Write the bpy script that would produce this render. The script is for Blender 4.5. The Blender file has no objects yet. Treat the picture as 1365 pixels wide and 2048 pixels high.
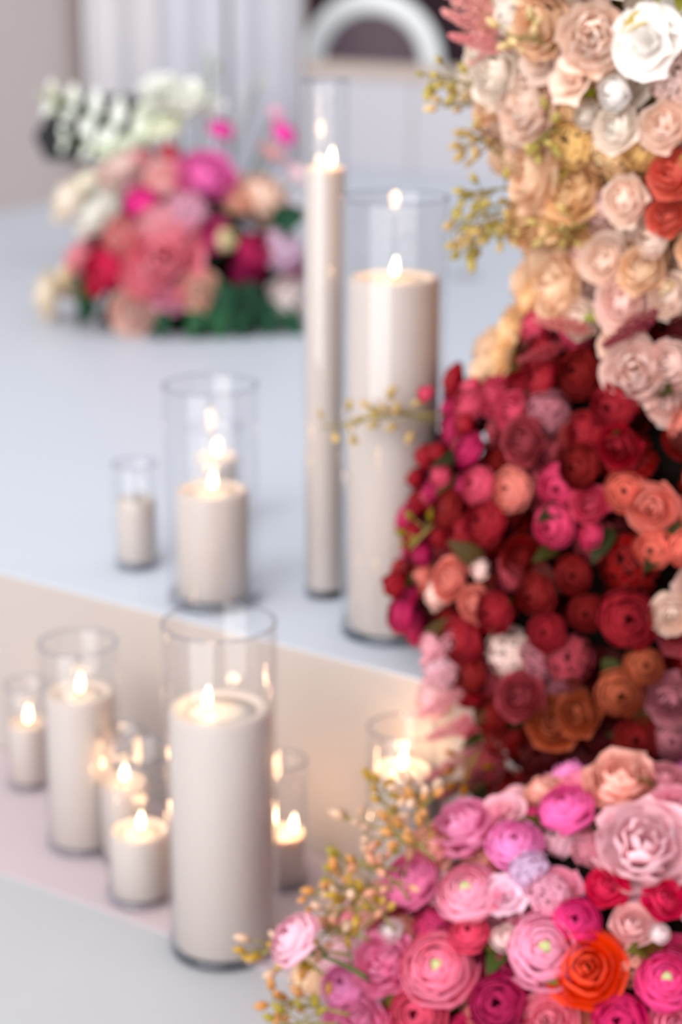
import bpy, bmesh, math, random
from mathutils import Vector, Matrix, Quaternion

# ------------------------------------------------------------------ scene, camera, light
sc = bpy.context.scene
col = sc.collection
rnd = random.Random(11)
PI = math.pi
CAM_Z, PITCH, LENS = 0.91, math.radians(17.0), 70.0
FPX = LENS / 36.0 * 2048.0

cam_d = bpy.data.cameras.new('camera')
cam_d.sensor_fit = 'AUTO'; cam_d.sensor_width = 36.0; cam_d.lens = LENS
cam_d.clip_start = 0.05; cam_d.clip_end = 60
cam_d.dof.use_dof = True
cam_d.dof.focus_distance = 1.22
cam_d.dof.aperture_fstop = 4.0
cam = bpy.data.objects.new('camera', cam_d); col.objects.link(cam)
cam.location = (0, 0, CAM_Z)
cam.rotation_euler = (PI / 2 - PITCH, 0, 0)
sc.camera = cam

world = bpy.data.worlds.new('world'); sc.world = world
world.use_nodes = True
bg = world.node_tree.nodes['Background']
bg.inputs[0].default_value = (0.93, 0.955, 1.0, 1)
bg.inputs[1].default_value = 1.02

def area_light(name, loc, target, size, power, colr):
    l = bpy.data.lights.new(name, 'AREA'); l.shape = 'SQUARE'; l.size = size; l.energy = power; l.color = colr
    o = bpy.data.objects.new(name, l); col.objects.link(o); o.location = loc
    o.rotation_euler = (Vector(target) - Vector(loc)).to_track_quat('-Z', 'Y').to_euler()
    return o
area_light('soft_fill', (-2.8, -2.8, 3.2), (0.1, 2.0, 0.3), 5.0, 450, (1.0, 0.985, 0.97))  # added soft fill from behind the camera, brightens the flowers

sc.view_settings.view_transform = 'Standard'
sc.view_settings.look = 'None'
sc.view_settings.gamma = 1.0
sc.view_settings.use_curve_mapping = False
sc.view_settings.exposure = 0.0
sc.cycles.use_denoising = True
sc.cycles.max_bounces = 10
sc.cycles.transparent_max_bounces = 24
sc.cycles.caustics_reflective = False
sc.cycles.caustics_refractive = False
sc.cycles.sample_clamp_indirect = 6.0

# ------------------------------------------------------------------ geometry of the view
CP, SP = math.cos(PITCH), math.sin(PITCH)
def ray(px, py):
    a = (px - 682.5) / FPX; b = -(py - 1024.0) / FPX
    # camera right = +X, up = (0, SP, CP), forward = (0, CP, -SP)
    return Vector((a, CP + b * SP, -SP + b * CP))
CAM = Vector((0, 0, CAM_Z))
def on_z(px, py, z):
    d = ray(px, py); return CAM + d * ((z - CAM_Z) / d.z)
def on_y(px, py, y):
    d = ray(px, py); return CAM + d * (y / d.y)
def project(p):
    q = p - CAM
    depth = q.y * CP - q.z * SP
    u = q.y * SP + q.z * CP
    return 682.5 + FPX * q.x / depth, 1024.0 - FPX * u / depth
def depth_of(p):
    q = p - CAM
    return q.y * CP - q.z * SP

# ------------------------------------------------------------------ helpers
def hexc(h, k=1.0):
    h = h.lstrip('#'); out = []
    for i in (0, 2, 4):
        c = int(h[i:i + 2], 16) / 255.0
        c = c / 12.92 if c <= 0.04045 else ((c + 0.055) / 1.055) ** 2.4
        out.append(c * k)
    return tuple(out) + (1.0,)

def link(o, parent=None):
    col.objects.link(o)
    if parent is not None: o.parent = parent
    return o
def tag(o, label=None, cat=None, group=None, kind=None):
    if label: o['label'] = label
    if cat: o['category'] = cat
    if group: o['group'] = group
    if kind: o['kind'] = kind
    return o
def empty(name, loc=(0, 0, 0)):
    o = bpy.data.objects.new(name, None); o.location = loc; o.empty_display_size = 0.05
    return link(o)
def mesh_obj(name, me, mat, parent=None, loc=None):
    o = bpy.data.objects.new(name, me)
    if mat is not None and not me.materials: me.materials.append(mat)
    if loc is not None: o.location = loc
    return link(o, parent)
def me_from(name, verts, faces, smooth=True):
    me = bpy.data.meshes.new(name); me.from_pydata([tuple(v) for v in verts], [], faces); me.update()
    if smooth: me.polygons.foreach_set('use_smooth', [True] * len(me.polygons))
    return me
def bm_obj(name, bm, mat, parent=None, loc=None, smooth=False):
    me = bpy.data.meshes.new(name); bm.normal_update(); bm.to_mesh(me); bm.free()
    if smooth: me.polygons.foreach_set('use_smooth', [True] * len(me.polygons))
    return mesh_obj(name, me, mat, parent, loc)
def lathe_me(name, prof, seg=40, closed=False):
    """profile of (r, z); r == 0 ends collapse to one vertex"""
    vs, fs, rings = [], [], []
    for r, z in prof:
        if r < 1e-6:
            rings.append([len(vs)]); vs.append((0, 0, z))
        else:
            rings.append(list(range(len(vs), len(vs) + seg)))
            for i in range(seg):
                a = 2 * PI * i / seg; vs.append((r * math.cos(a), r * math.sin(a), z))
    pairs = list(zip(rings[:-1], rings[1:]))
    if closed: pairs.append((rings[-1], rings[0]))
    for A, B in pairs:
        for i in range(seg):
            j = (i + 1) % seg
            if len(A) == 1 and len(B) == 1: continue
            if len(A) == 1: fs.append((A[0], B[j], B[i]))
            elif len(B) == 1: fs.append((A[i], A[j], B[0]))
            else: fs.append((A[i], A[j], B[j], B[i]))
    return me_from(name, vs, fs)
def box_pts(bm, P, U, V, W):
    """box from corner P with edge vectors U, V, W"""
    P, U, V, W = map(Vector, (P, U, V, W))
    vs = [bm.verts.new(P + U * a + V * b + W * c) for c in (0, 1) for b in (0, 1) for a in (0, 1)]
    for f in ((0, 2, 3, 1), (4, 5, 7, 6), (0, 1, 5, 4), (2, 6, 7, 3), (0, 4, 6, 2), (1, 3, 7, 5)):
        bm.faces.new([vs[i] for i in f])
    bmesh.ops.recalc_face_normals(bm, faces=bm.faces)
def bevel(bm, w, seg=2):
    bmesh.ops.bevel(bm, geom=list(bm.edges), offset=w, segments=seg, affect='EDGES', profile=0.6)
def tube_geo(vs, fs, pts, rads, seg=6):
    base = len(vs)
    for k, (p, r) in enumerate(zip(pts, rads)):
        t = (pts[min(k + 1, len(pts) - 1)] - pts[max(k - 1, 0)]).normalized()
        a = t.orthogonal().normalized(); b = t.cross(a)
        if k == 0: pa = a
        else:
            a = (pa - t * pa.dot(t)).normalized(); b = t.cross(a); pa = a
        for i in range(seg):
            q = 2 * PI * i / seg
            vs.append(p + (a * math.cos(q) + b * math.sin(q)) * r)
    for k in range(len(pts) - 1):
        for i in range(seg):
            j = (i + 1) % seg
            fs.append((base + k * seg + i, base + k * seg + j, base + (k + 1) * seg + j, base + (k + 1) * seg + i))
    fs.append(tuple(base + i for i in reversed(range(seg))))
    fs.append(tuple(base + (len(pts) - 1) * seg + i for i in range(seg)))
def bez(a, b, c, n):
    return [a * ((1 - t) ** 2) + b * (2 * t * (1 - t)) + c * (t * t) for t in [i / (n - 1) for i in range(n)]]

# ------------------------------------------------------------------ materials
MATS = {}
def new_mat(name):
    m = bpy.data.materials.new(name); m.use_nodes = True
    MATS[name] = m
    return m, m.node_tree.nodes, m.node_tree.links, m.node_tree.nodes['Principled BSDF']
def plain(name, c, rough=0.6, var=0.05, scale=12.0, bump=0.0, bscale=60.0, metal=0.0, sheen=0.0, spec=0.5):
    m, N, L, b = new_mat(name)
    tc = N.new('ShaderNodeTexCoord')
    n = N.new('ShaderNodeTexNoise'); n.inputs['Scale'].default_value = scale; n.inputs['Detail'].default_value = 4
    L.new(tc.outputs['Object'], n.inputs['Vector'])
    mx = N.new('ShaderNodeMix'); mx.data_type = 'RGBA'
    mx.inputs[6].default_value = tuple(x * (1 - var) for x in c[:3]) + (1,)
    mx.inputs[7].default_value = tuple(min(1, x * (1 + var)) for x in c[:3]) + (1,)
    L.new(n.outputs['Fac'], mx.inputs[0]); L.new(mx.outputs[2], b.inputs['Base Color'])
    b.inputs['Roughness'].default_value = rough; b.inputs['Metallic'].default_value = metal
    b.inputs['Specular IOR Level'].default_value = spec
    if sheen: b.inputs['Sheen Weight'].default_value = sheen
    if bump:
        n2 = N.new('ShaderNodeTexNoise'); n2.inputs['Scale'].default_value = bscale; n2.inputs['Detail'].default_value = 3
        L.new(tc.outputs['Object'], n2.inputs['Vector'])
        bp = N.new('ShaderNodeBump'); bp.inputs['Strength'].default_value = bump; bp.inputs['Distance'].default_value = 0.004
        L.new(n2.outputs['Fac'], bp.inputs['Height']); L.new(bp.outputs['Normal'], b.inputs['Normal'])
    return m

plain('platform_white', (0.585, 0.622, 0.69, 1), 0.42, 0.02, 3, 0.03, 30, spec=0.35)
plain('riser_beige', (0.445, 0.385, 0.355, 1), 0.7, 0.03, 5, 0.05, 50)
plain('lower_white', (0.475, 0.475, 0.495, 1), 0.5, 0.03, 4, 0.04, 40, spec=0.35)
plain('blush_reflection', (0.53, 0.43, 0.455, 1), 0.85, 0.04, 8, 0.1, 200, sheen=0.2)  # even pink that carries the flower reflection on the floor
plain('joint_dark', (0.42, 0.36, 0.34, 1), 0.8)
plain('taupe_wall', (0.56, 0.475, 0.455, 1), 0.85, 0.03, 2, 0.05, 40)
plain('drape_white', (0.76, 0.73, 0.77, 1), 0.8, 0.02, 3, 0.06, 120, sheen=0.2)
plain('drape_warm', (0.80, 0.735, 0.735, 1), 0.8, 0.02, 3, 0.06, 120, sheen=0.2)
plain('low_wall', (0.62, 0.595, 0.625, 1), 0.7, 0.03, 3, 0.03, 40)
plain('tan_trim', (0.58, 0.46, 0.385, 1), 0.5, 0.08, 20)
plain('plum_dark', (0.028, 0.006, 0.013, 1), 0.9, 0.4, 3)
plain('navy_dark', (0.006, 0.008, 0.022, 1), 0.9, 0.3, 3)
plain('far_floor', (0.08, 0.06, 0.065, 1), 0.8, 0.2, 3)
plain('chair_white', (0.86, 0.87, 0.86, 1), 0.35, 0.02, 10)
plain('chair_mauve', (0.105, 0.065, 0.085, 1), 0.75, 0.3, 5, 0.1, 150, sheen=0.2)
plain('black_case', (0.008, 0.008, 0.011, 1), 0.7, 0.3, 30, 0.2, 200)
plain('black_grille', (0.004, 0.004, 0.006, 1), 0.8, 0.4, 200, 0.5, 500)
plain('grey_disc', (0.42, 0.42, 0.46, 1), 0.5, 0.1, 30)
plain('wick', (0.02, 0.012, 0.008, 1), 0.9)
plain('stem_green', (0.10, 0.15, 0.03, 1), 0.6, 0.3, 40)
plain('stem_olive', (0.27, 0.21, 0.05, 1), 0.6, 0.3, 40)
plain('core_shade', (0.006, 0.004, 0.003, 1), 1.0, 0.5, 25, 0.6, 80, spec=0.05)  # near-black: the shade between blooms is put into this colour
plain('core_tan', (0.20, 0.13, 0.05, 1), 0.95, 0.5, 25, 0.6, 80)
plain('button', (0.50, 0.52, 0.22, 1), 0.7, 0.3, 60, 0.3, 300)

# wax: soft scattering
m, N, L, b = new_mat('wax')
b.inputs['Base Color'].default_value = (0.58, 0.50, 0.46, 1)
b.inputs['Roughness'].default_value = 0.45
b.inputs['Subsurface Weight'].default_value = 0.35
b.inputs['Subsurface Radius'].default_value = (1.0, 0.62, 0.38)
b.inputs['Subsurface Scale'].default_value = 0.02
m, N, L, b = new_mat('melt')
b.inputs['Base Color'].default_value = (0.74, 0.60, 0.49, 1)
b.inputs['Roughness'].default_value = 0.12
b.inputs['Subsurface Weight'].default_value = 0.4
b.inputs['Subsurface Radius'].default_value = (1.0, 0.55, 0.3)
b.inputs['Subsurface Scale'].default_value = 0.015
# flame: hot core, orange at the foot
m, N, L, b = new_mat('flame')
N.remove(b)
em = N.new('ShaderNodeEmission'); out = N['Material Output']
tc = N.new('ShaderNodeTexCoord'); sx = N.new('ShaderNodeSeparateXYZ'); cr = N.new('ShaderNodeValToRGB')
L.new(tc.outputs['Generated'], sx.inputs[0]); L.new(sx.outputs['Z'], cr.inputs[0])
cr.color_ramp.elements[0].color = (1.0, 0.50, 0.18, 1); cr.color_ramp.elements[1].color = (1.0, 0.80, 0.52, 1)
cr.color_ramp.elements[1].position = 0.45
em.inputs[1].default_value = 9.0
L.new(cr.outputs[0], em.inputs[0]); L.new(em.outputs[0], out.inputs[0])
# thin clear glass: fresnel mix of clear and mirror, faint grey tint
m, N, L, b = new_mat('clear_glass')
N.remove(b); out = N['Material Output']
tr = N.new('ShaderNodeBsdfTransparent'); tr.inputs[0].default_value = (0.982, 0.984, 0.986, 1)
gl = N.new('ShaderNodeBsdfGlossy'); gl.inputs['Roughness'].default_value = 0.02; gl.inputs[0].default_value = (0.9, 0.9, 0.92, 1)
lw = N.new('ShaderNodeLayerWeight'); lw.inputs[0].default_value = 0.5
pw = N.new('ShaderNodeMath'); pw.operation = 'POWER'; pw.inputs[1].default_value = 4.5; L.new(lw.outputs['Facing'], pw.inputs[0])
fr = N.new('ShaderNodeMath'); fr.operation = 'MULTIPLY_ADD'; fr.inputs[1].default_value = 0.6; fr.inputs[2].default_value = 0.035; L.new(pw.outputs[0], fr.inputs[0])
mx = N.new('ShaderNodeMixShader')
L.new(fr.outputs[0], mx.inputs[0]); L.new(tr.outputs[0], mx.inputs[1]); L.new(gl.outputs[0], mx.inputs[2]); L.new(mx.outputs[0], out.inputs[0])
m, N, L, b = new_mat('thick_glass')
N.remove(b); out = N['Material Output']
tr = N.new('ShaderNodeBsdfTransparent'); tr.inputs[0].default_value = (0.84, 0.85, 0.88, 1)
gl = N.new('ShaderNodeBsdfGlossy'); gl.inputs['Roughness'].default_value = 0.05; gl.inputs[0].default_value = (0.85, 0.87, 0.92, 1)
lw = N.new('ShaderNodeLayerWeight'); lw.inputs[0].default_value = 0.5
pw = N.new('ShaderNodeMath'); pw.operation = 'POWER'; pw.inputs[1].default_value = 3.0; L.new(lw.outputs['Facing'], pw.inputs[0])
fr = N.new('ShaderNodeMath'); fr.operation = 'MULTIPLY_ADD'; fr.inputs[1].default_value = 0.6; fr.inputs[2].default_value = 0.06; L.new(pw.outputs[0], fr.inputs[0])
mx = N.new('ShaderNodeMixShader')
L.new(fr.outputs[0], mx.inputs[0]); L.new(tr.outputs[0], mx.inputs[1]); L.new(gl.outputs[0], mx.inputs[2]); L.new(mx.outputs[0], out.inputs[0])

# petals: pigment from the object's colour, paler at the rim, occlusion shade painted in at the foot, some light through
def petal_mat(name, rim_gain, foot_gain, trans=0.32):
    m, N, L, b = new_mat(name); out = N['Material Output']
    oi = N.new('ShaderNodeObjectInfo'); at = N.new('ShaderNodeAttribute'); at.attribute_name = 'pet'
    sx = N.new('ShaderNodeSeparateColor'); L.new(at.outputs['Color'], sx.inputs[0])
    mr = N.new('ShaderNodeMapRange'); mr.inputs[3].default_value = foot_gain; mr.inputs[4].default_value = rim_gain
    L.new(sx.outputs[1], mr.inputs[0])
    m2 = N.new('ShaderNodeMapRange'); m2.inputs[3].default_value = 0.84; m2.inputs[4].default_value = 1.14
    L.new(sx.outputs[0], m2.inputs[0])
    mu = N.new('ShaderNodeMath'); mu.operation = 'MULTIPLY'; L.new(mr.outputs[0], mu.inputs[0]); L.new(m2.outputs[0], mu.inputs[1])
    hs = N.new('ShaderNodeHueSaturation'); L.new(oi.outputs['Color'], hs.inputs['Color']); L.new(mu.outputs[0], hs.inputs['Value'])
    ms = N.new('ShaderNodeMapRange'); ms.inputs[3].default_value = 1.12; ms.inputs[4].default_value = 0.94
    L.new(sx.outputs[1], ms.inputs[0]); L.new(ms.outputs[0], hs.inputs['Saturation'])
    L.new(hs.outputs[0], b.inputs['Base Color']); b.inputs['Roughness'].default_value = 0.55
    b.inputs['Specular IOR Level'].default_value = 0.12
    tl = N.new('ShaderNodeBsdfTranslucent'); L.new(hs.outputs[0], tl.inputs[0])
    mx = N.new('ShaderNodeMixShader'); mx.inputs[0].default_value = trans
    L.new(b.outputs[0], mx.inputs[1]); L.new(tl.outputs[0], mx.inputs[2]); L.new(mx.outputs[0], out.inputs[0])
    return m
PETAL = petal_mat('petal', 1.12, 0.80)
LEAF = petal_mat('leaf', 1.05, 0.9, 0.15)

# ------------------------------------------------------------------ the setting
ZP = 0.214                                             # height of the platform
A = on_z(0, 1500, 0); B = on_z(805, 1760, 0)
RD = (B - A).normalized()                              # along the step
ND = Vector((-RD.y, RD.x, 0))                          # away from the viewer, onto the platform
if ND.y < 0: ND = -ND
UP = Vector((0, 0, 1))

def slab(name, P, U, V, W, mat, bev=0.0, parent=None, kind='structure'):
    bm = bmesh.new(); box_pts(bm, P, U, V, W)
    if bev: bevel(bm, bev)
    o = bm_obj(name, bm, MATS[mat], parent)
    if kind: o['kind'] = kind
    return o
fl = slab('floor', Vector((-3.5, -1.0, -0.05)), (7, 0, 0), (0, 9, 0), (0, 0, 0.05), 'lower_white')
P0 = A - RD * 2.5
plat = slab('platform', P0 + UP * (ZP - 0.002), RD * 5.0, ND * 5.2, UP * 0.002, 'platform_white')
plat['label'] = 'white platform floor behind the step'
riser = slab('riser', P0 + UP * 0.0, RD * 5.0, ND * 5.19, UP * (ZP - 0.002), 'riser_beige')
riser['label'] = 'beige riser of the low platform'
tr1 = slab('trim_1', P0 - ND * 0.006, RD * 5.0, ND * 0.006, UP * 0.005, 'joint_dark')
tr1['label'] = 'thin joint strip along the foot of the riser'
# pale pink strip: the flowers' reflection painted on the floor along the step
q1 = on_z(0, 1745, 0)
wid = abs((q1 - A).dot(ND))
slab('floor_reflection', P0 - ND * wid, RD * 5.0, ND * (wid - 0.006), UP * 0.0015, 'blush_reflection')['label'] = 'pale pink flower reflection painted at the foot of the step'

# wall on the left runs away from the viewer, low wall closes the platform behind
W0 = on_z(0, 430, ZP)
def wall1_at(px):
    d = ray(px, 300); d.z = 0
    # solve (W0 + ND t) x d = 0
    t = (W0.y * d.x - W0.x * d.y) / (ND.x * d.y - ND.y * d.x)
    return W0 + ND * t
CORN = wall1_at(607)
LEN1 = (CORN - W0).length
wl = slab('wall_left', W0 - ND * 1.6 - RD * 0.10, ND * (LEN1 + 1.6), RD * 0.06, UP * 2.6, 'taupe_wall')
lw_len = 2.6
SILL = 0.478
wb = slab('wall_back', CORN + RD * 0.012, RD * lw_len, ND * 0.10, UP * (SILL - ZP - 0.02), 'low_wall')
slab('trim_2', CORN + RD * 0.010 + UP * (SILL - ZP - 0.02) - ND * 0.012, RD * lw_len, ND * 0.124, UP * 0.032, 'tan_trim', 0.004)['label'] = 'tan cap along the top of the low wall'
slab('trim_3', CORN - RD * 0.010 - ND * 0.013, RD * 0.018, ND * 0.016, UP * 2.3, 'tan_trim', 0.003)['label'] = 'tan corner post at the end of the low wall'
s8 = CORN + RD * 0.36
slab('trim_4', s8 - ND * 0.002, RD * 0.006, ND * 0.003, UP * (SILL - ZP - 0.02), 'joint_dark')['label'] = 'upright joint in the low wall'

def drape(name, pa, pb, h, amp, folds, mat, label):
    """hanging cloth with folds and thickness between two floor points"""
    U = (pb - pa); ln = U.length; U.normalize(); Nn = RD.copy()
    n = folds * 10; vs, fs = [], []
    ph = rnd.uniform(0, 6)
    def off(i, zf):
        t = i / n
        return amp * (math.sin(t * folds * 2 * PI + ph) + 0.35 * math.sin(t * folds * 4.6 * PI + ph * 2)) * (0.65 + 0.35 * (1 - zf)) + amp * 1.4
    rows = 7
    for side in (0, 1):
        for k in range(rows):
            zf = k / (rows - 1)
            for i in range(n + 1):
                vs.append(pa + U * (ln * i / n) + Nn * (off(i, zf) + (0.0 if side else 0.004)) + UP * (h * zf + 0.002))
    w = n + 1; S = rows * w
    for k in range(rows - 1):
        for i in range(n):
            a = k * w + i
            fs.append((a, a + 1, a + w + 1, a + w)); fs.append((S + a, S + a + w, S + a + w + 1, S + a + 1))
        fs.append((k * w, k * w + w, S + k * w + w, S + k * w)); a = k * w + n
        fs.append((a, S + a, S + a + w, a + w))
    for i in range(n):
        a = (rows - 1) * w + i; fs.append((a, a + 1, S + a + 1, S + a)); fs.append((i, S + i, S + i + 1, i + 1))
    o = mesh_obj(name, me_from(name, vs, fs), MATS[mat])
    return tag(o, label, 'curtain', 'pale drapes along the left wall')
drape('drape_panel', wall1_at(170) , wall1_at(318), 2.5, 0.007, 2, 'drape_warm', 'warm white drape next to the bare taupe wall')
drape('drape_panel', wall1_at(322), wall1_at(452), 2.5, 0.006, 2, 'drape_white', 'pale lavender drape above the white blossoms, between two other drapes')
drape('drape_panel', wall1_at(462), wall1_at(600), 2.5, 0.006, 2, 'drape_white', 'pale lavender drape beside the tan corner post')

# beyond the low wall: dark backdrop, floor and a white arched chair back
far0 = CORN + ND * 1.9
slab('floor_beyond', CORN + ND * 0.11 - RD * 2.0 + UP * (-ZP - 0.22), RD * 6, ND * 2.4, UP * 0.02, 'far_floor')['label'] = 'dark floor beyond the low wall'
slab('wall_beyond', far0 - RD * 2.0 + UP * (-ZP - 0.2), RD * 2.75, ND * 0.05, UP * 2.6, 'plum_dark')['label'] = 'dark plum backdrop beyond the low wall'
slab('wall_beyond', far0 + RD * 0.75 + UP * (-ZP - 0.2), RD * 2.75, ND * 0.05, UP * 2.6, 'navy_dark')['label'] = 'dark navy backdrop beyond the low wall'

def arched_chair():
    Y = CORN.y + 0.35
    c = on_y(745, 150, Y)
    fz = -0.2
    k = depth_of(c) / FPX
    root = empty('chair', (c.x, c.y, fz))
    rad = 145 * k; top = on_y(745, -20, Y).z - fz
    inner = rad - 48 * k
    # back frame: a flat arch with round edge, swept as a tube of oval section
    zc = top - rad
    def arch(r, wdt, dep, z_low):
        pts = [Vector((-r, 0, z_low)), Vector((-r, 0, (z_low + zc) / 2))]
        for i in range(19):
            a = PI - PI * i / 18; pts.append(Vector((r * math.cos(a), 0, zc + r * math.sin(a))))
        pts += [Vector((r, 0, (z_low + zc) / 2)), Vector((r, 0, z_low))]
        vs, fs = [], []
        seg = 10
        for j, p in enumerate(pts):
            t = (pts[min(j + 1, len(pts) - 1)] - pts[max(j - 1, 0)]).normalized()
            nrm = Vector((t.z, 0, -t.x))
            for i in range(seg):
                q = 2 * PI * i / seg
                vs.append(p + nrm * (wdt * math.cos(q)) + Vector((0, 1, 0)) * (dep * math.sin(q)))
        for j in range(len(pts) - 1):
            for i in range(seg):
                i2 = (i + 1) % seg
                fs.append((j * seg + i, j * seg + i2, (j + 1) * seg + i2, (j + 1) * seg + i))
        fs.append(tuple(range(seg))); fs.append(tuple((len(pts) - 1) * seg + i for i in range(seg)))
        return me_from('back_frame', vs, fs)
    mesh_obj('back_frame', arch((rad + inner) / 2, (rad - inner) / 2, 0.02, 0.42), MATS['chair_white'], root)
    # padded back inside the arch
    vs, fs = [], []
    outl = [(-inner - 0.008, 0.44)] + [((inner + 0.008) * math.cos(PI - PI * i / 18), zc + (inner + 0.008) * math.sin(PI - PI * i / 18)) for i in range(19)] + [(inner + 0.008, 0.44)]
    cx, cz = 0, (zc + 0.44) / 2
    rings = [(1.0, 0.0), (0.8, 0.014), (0.4, 0.02)]
    for sgn in (-1, 1):
        st = len(vs)
        for s, d in rings:
            for x, z in outl: vs.append((cx + (x - cx) * s, sgn * (d + 0.004), cz + (z - cz) * s))
        n = len(outl); vs.append((cx, sgn * 0.025, cz)); ce = len(vs) - 1
        for r in range(2):
            for i in range(n):
                j = (i + 1) % n; fs.append((st + r * n + i, st + r * n + j, st + (r + 1) * n + j, st + (r + 1) * n + i))
        for i in range(n): fs.append((st + 2 * n + i, st + 2 * n + (i + 1) % n, ce))
    mesh_obj('back_cushion', me_from('back_cushion', vs, fs), MATS['chair_mauve'], root)
    bm = bmesh.new(); box_pts(bm, (-0.22, -0.02, 0.40), (0.44, 0, 0), (0, 0.42, 0), (0, 0, 0.05)); bevel(bm, 0.015)
    bm_obj('seat', bm, MATS['chair_white'], root)
    for lx in (-0.2, 0.2):
        for ly in (0.0, 0.38):
            vs, fs = [], []
            tube_geo(vs, fs, [Vector((lx, ly, 0)), Vector((lx * 0.97, ly, 0.2)), Vector((lx * 0.95, ly, 0.402))], [0.013, 0.018, 0.022], 8)
            mesh_obj('leg', me_from('leg', vs, fs), MATS['chair_white'], root)
    root.rotation_euler.z = math.atan2(RD.y, RD.x) * 0.4
    tag(root, 'white chair with arched back frame and dark mauve padding beyond the low wall', 'chair')
arched_chair()

def loudspeaker():
    base = on_y(250, 480, 4.05); base.z = ZP
    c = on_y(185, 252, 4.05)
    k = depth_of(c) / FPX
    root = empty('loudspeaker', base)
    o = c - base
    # body: chamfered cabinet, wider at the left front
    w, h, d = 105 * k, 58 * k, 0.10
    prof = [(-1.0, -0.15), (-0.78, -1.0), (0.75, -1.0), (1.0, -0.62), (1.0, 0.78), (0.8, 1.0), (-0.62, 1.0), (-0.8, 0.3)]
    bm = bmesh.new()
    f = [bm.verts.new((o.x + x * w, o.y - d, o.z + z * h)) for x, z in prof]
    g = [bm.verts.new((o.x + x * w * 0.9, o.y + d, o.z + z * h * 0.9)) for x, z in prof]
    bm.faces.new(f); bm.faces.new(list(reversed(g)))
    for i in range(len(prof)): bm.faces.new((f[i], f[(i + 1) % len(prof)], g[(i + 1) % len(prof)], g[i]))
    bmesh.ops.recalc_face_normals(bm, faces=bm.faces); bevel(bm, 0.006)
    bm_obj('cabinet', bm, MATS['black_case'], root)
    bm = bmesh.new(); box_pts(bm, (o.x - 0.6 * w, o.y - d - 0.004, o.z - 0.75 * h), (1.4 * w, 0, 0), (0, 0.006, 0), (0, 0, 1.5 * h)); bevel(bm, 0.002)
    bm_obj('grille', bm, MATS['black_grille'], root)
    vs, fs = [], []
    tube_geo(vs, fs, [Vector((0, 0, 0.01)), Vector((0, 0, 0.1)), Vector((0, 0, o.z - h * 0.86))], [0.014, 0.012, 0.012], 10)
    mesh_obj('pole', me_from('pole', vs, fs), MATS['black_case'], root)
    mesh_obj('base', lathe_me('base', [(0, 0), (0.055, 0), (0.055, 0.006), (0.02, 0.014), (0, 0.014)], 24), MATS['black_case'], root)
    tag(root, 'black box behind the white blossoms, against the pale drape', 'speaker')
loudspeaker()

pl = on_z(932, 553, ZP)  # low grey disc for an unidentified smudge on the platform
o = mesh_obj('floor_disc', lathe_me('floor_disc', [(0, 0), (0.034, 0), (0.036, 0.002), (0.034, 0.004), (0.012, 0.005), (0.011, 0.004), (0, 0.004)], 32), MATS['grey_disc'], None, pl)
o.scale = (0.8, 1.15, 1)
tag(o, 'small grey oval disc on the white floor between tall candle and flowers', 'floor plate')  # category is a guess: low disc for an unidentified grey smudge

# ------------------------------------------------------------------ candles in glass cylinders
def flame_me():
    return lathe_me('flame', [(0, 0), (0.0017, 0.001), (0.0032, 0.004), (0.0035, 0.007), (0.003, 0.011), (0.0018, 0.0155), (0.0007, 0.019), (0, 0.021)], 14)
FLAME = flame_me()
WICK = lathe_me('wick', [(0, 0), (0.0009, 0), (0.0009, 0.009), (0, 0.0095)], 8)
def candle_set(px, py, z0, rg, hg, rc, hc, wide, what, lit=True, lean=0.0, power=0.28, fpx=0.0):
    """glass cylinder standing with its foot centred on pixel (px, py) of the floor at height z0, pillar inside"""
    p = on_z(px, py, z0)
    t = 0.0026
    g = empty('glass_cylinder', p)
    prof = [(rg, 0.009), (rg, hg - 0.001), (rg - 0.0008, hg), (rg - t + 0.0008, hg), (rg - t, hg - 0.001), (rg - t, 0.009)]
    mesh_obj('glass_wall', lathe_me('glass_wall', prof, 48), MATS['clear_glass'], g)
    rim = lathe_me('rim', [(rg + 0.0003, hg), (rg + 0.0002, hg + 0.0016), (rg - t * 0.5, hg + 0.0022), (rg - t - 0.0002, hg + 0.0016), (rg - t - 0.0003, hg)], 48, True)
    mesh_obj('rim', rim, MATS['thick_glass'], g)
    mesh_obj('glass_base', lathe_me('glass_base', [(0, 0), (rg - 0.004, 0), (rg - 0.001, 0.002), (rg, 0.005), (rg, 0.0089), (0, 0.0089)], 48), MATS['thick_glass'], g)
    tag(g, 'clear glass cylinder ' + wide, 'candle holder', 'glass cylinders with candles')
    cz = 0.0092
    c = empty('pillar_candle', p + UP * cz)
    h = hc - cz
    hp = h - 0.004
    rp = rc * (0.70 if lit else 0.5)
    mesh_obj('wax_body', lathe_me('wax_body', [(0, 0), (rc - 0.001, 0), (rc, 0.001), (rc, h - 0.003), (rc - 0.0012, h - 0.0006), (rc - 0.003, h), (rp + 0.004, h - 0.0006), (rp, hp - 0.001), (0, hp - 0.001)], 48), MATS['wax'], c)
    mesh_obj('melt_pool', lathe_me('melt_pool', [(0, hp - 0.0008), (rp * 0.5, hp - 0.0006), (rp, hp), (rp, hp - 0.0012), (0, hp - 0.0012)], 40), MATS['melt'], c)
    mesh_obj('wick', WICK, MATS['wick'], c, (fpx, 0, hp - 0.001))
    if lit:
        f = mesh_obj('flame', FLAME, MATS['flame'], c, (fpx, 0, hp + 0.003))
        f.rotation_euler = (0, 0.10 + lean, 0)
        L_ = bpy.data.lights.new('flame_light', 'POINT'); L_.energy = power * 0.36; L_.color = (1.0, 0.60, 0.30); L_.shadow_soft_size = 0.006
        lo = link(bpy.data.objects.new('flame_light', L_), c); lo.location = (fpx, 0, hp + 0.018)
    tag(c, 'ivory pillar candle ' + what, 'candle', 'pillar candles')
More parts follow.
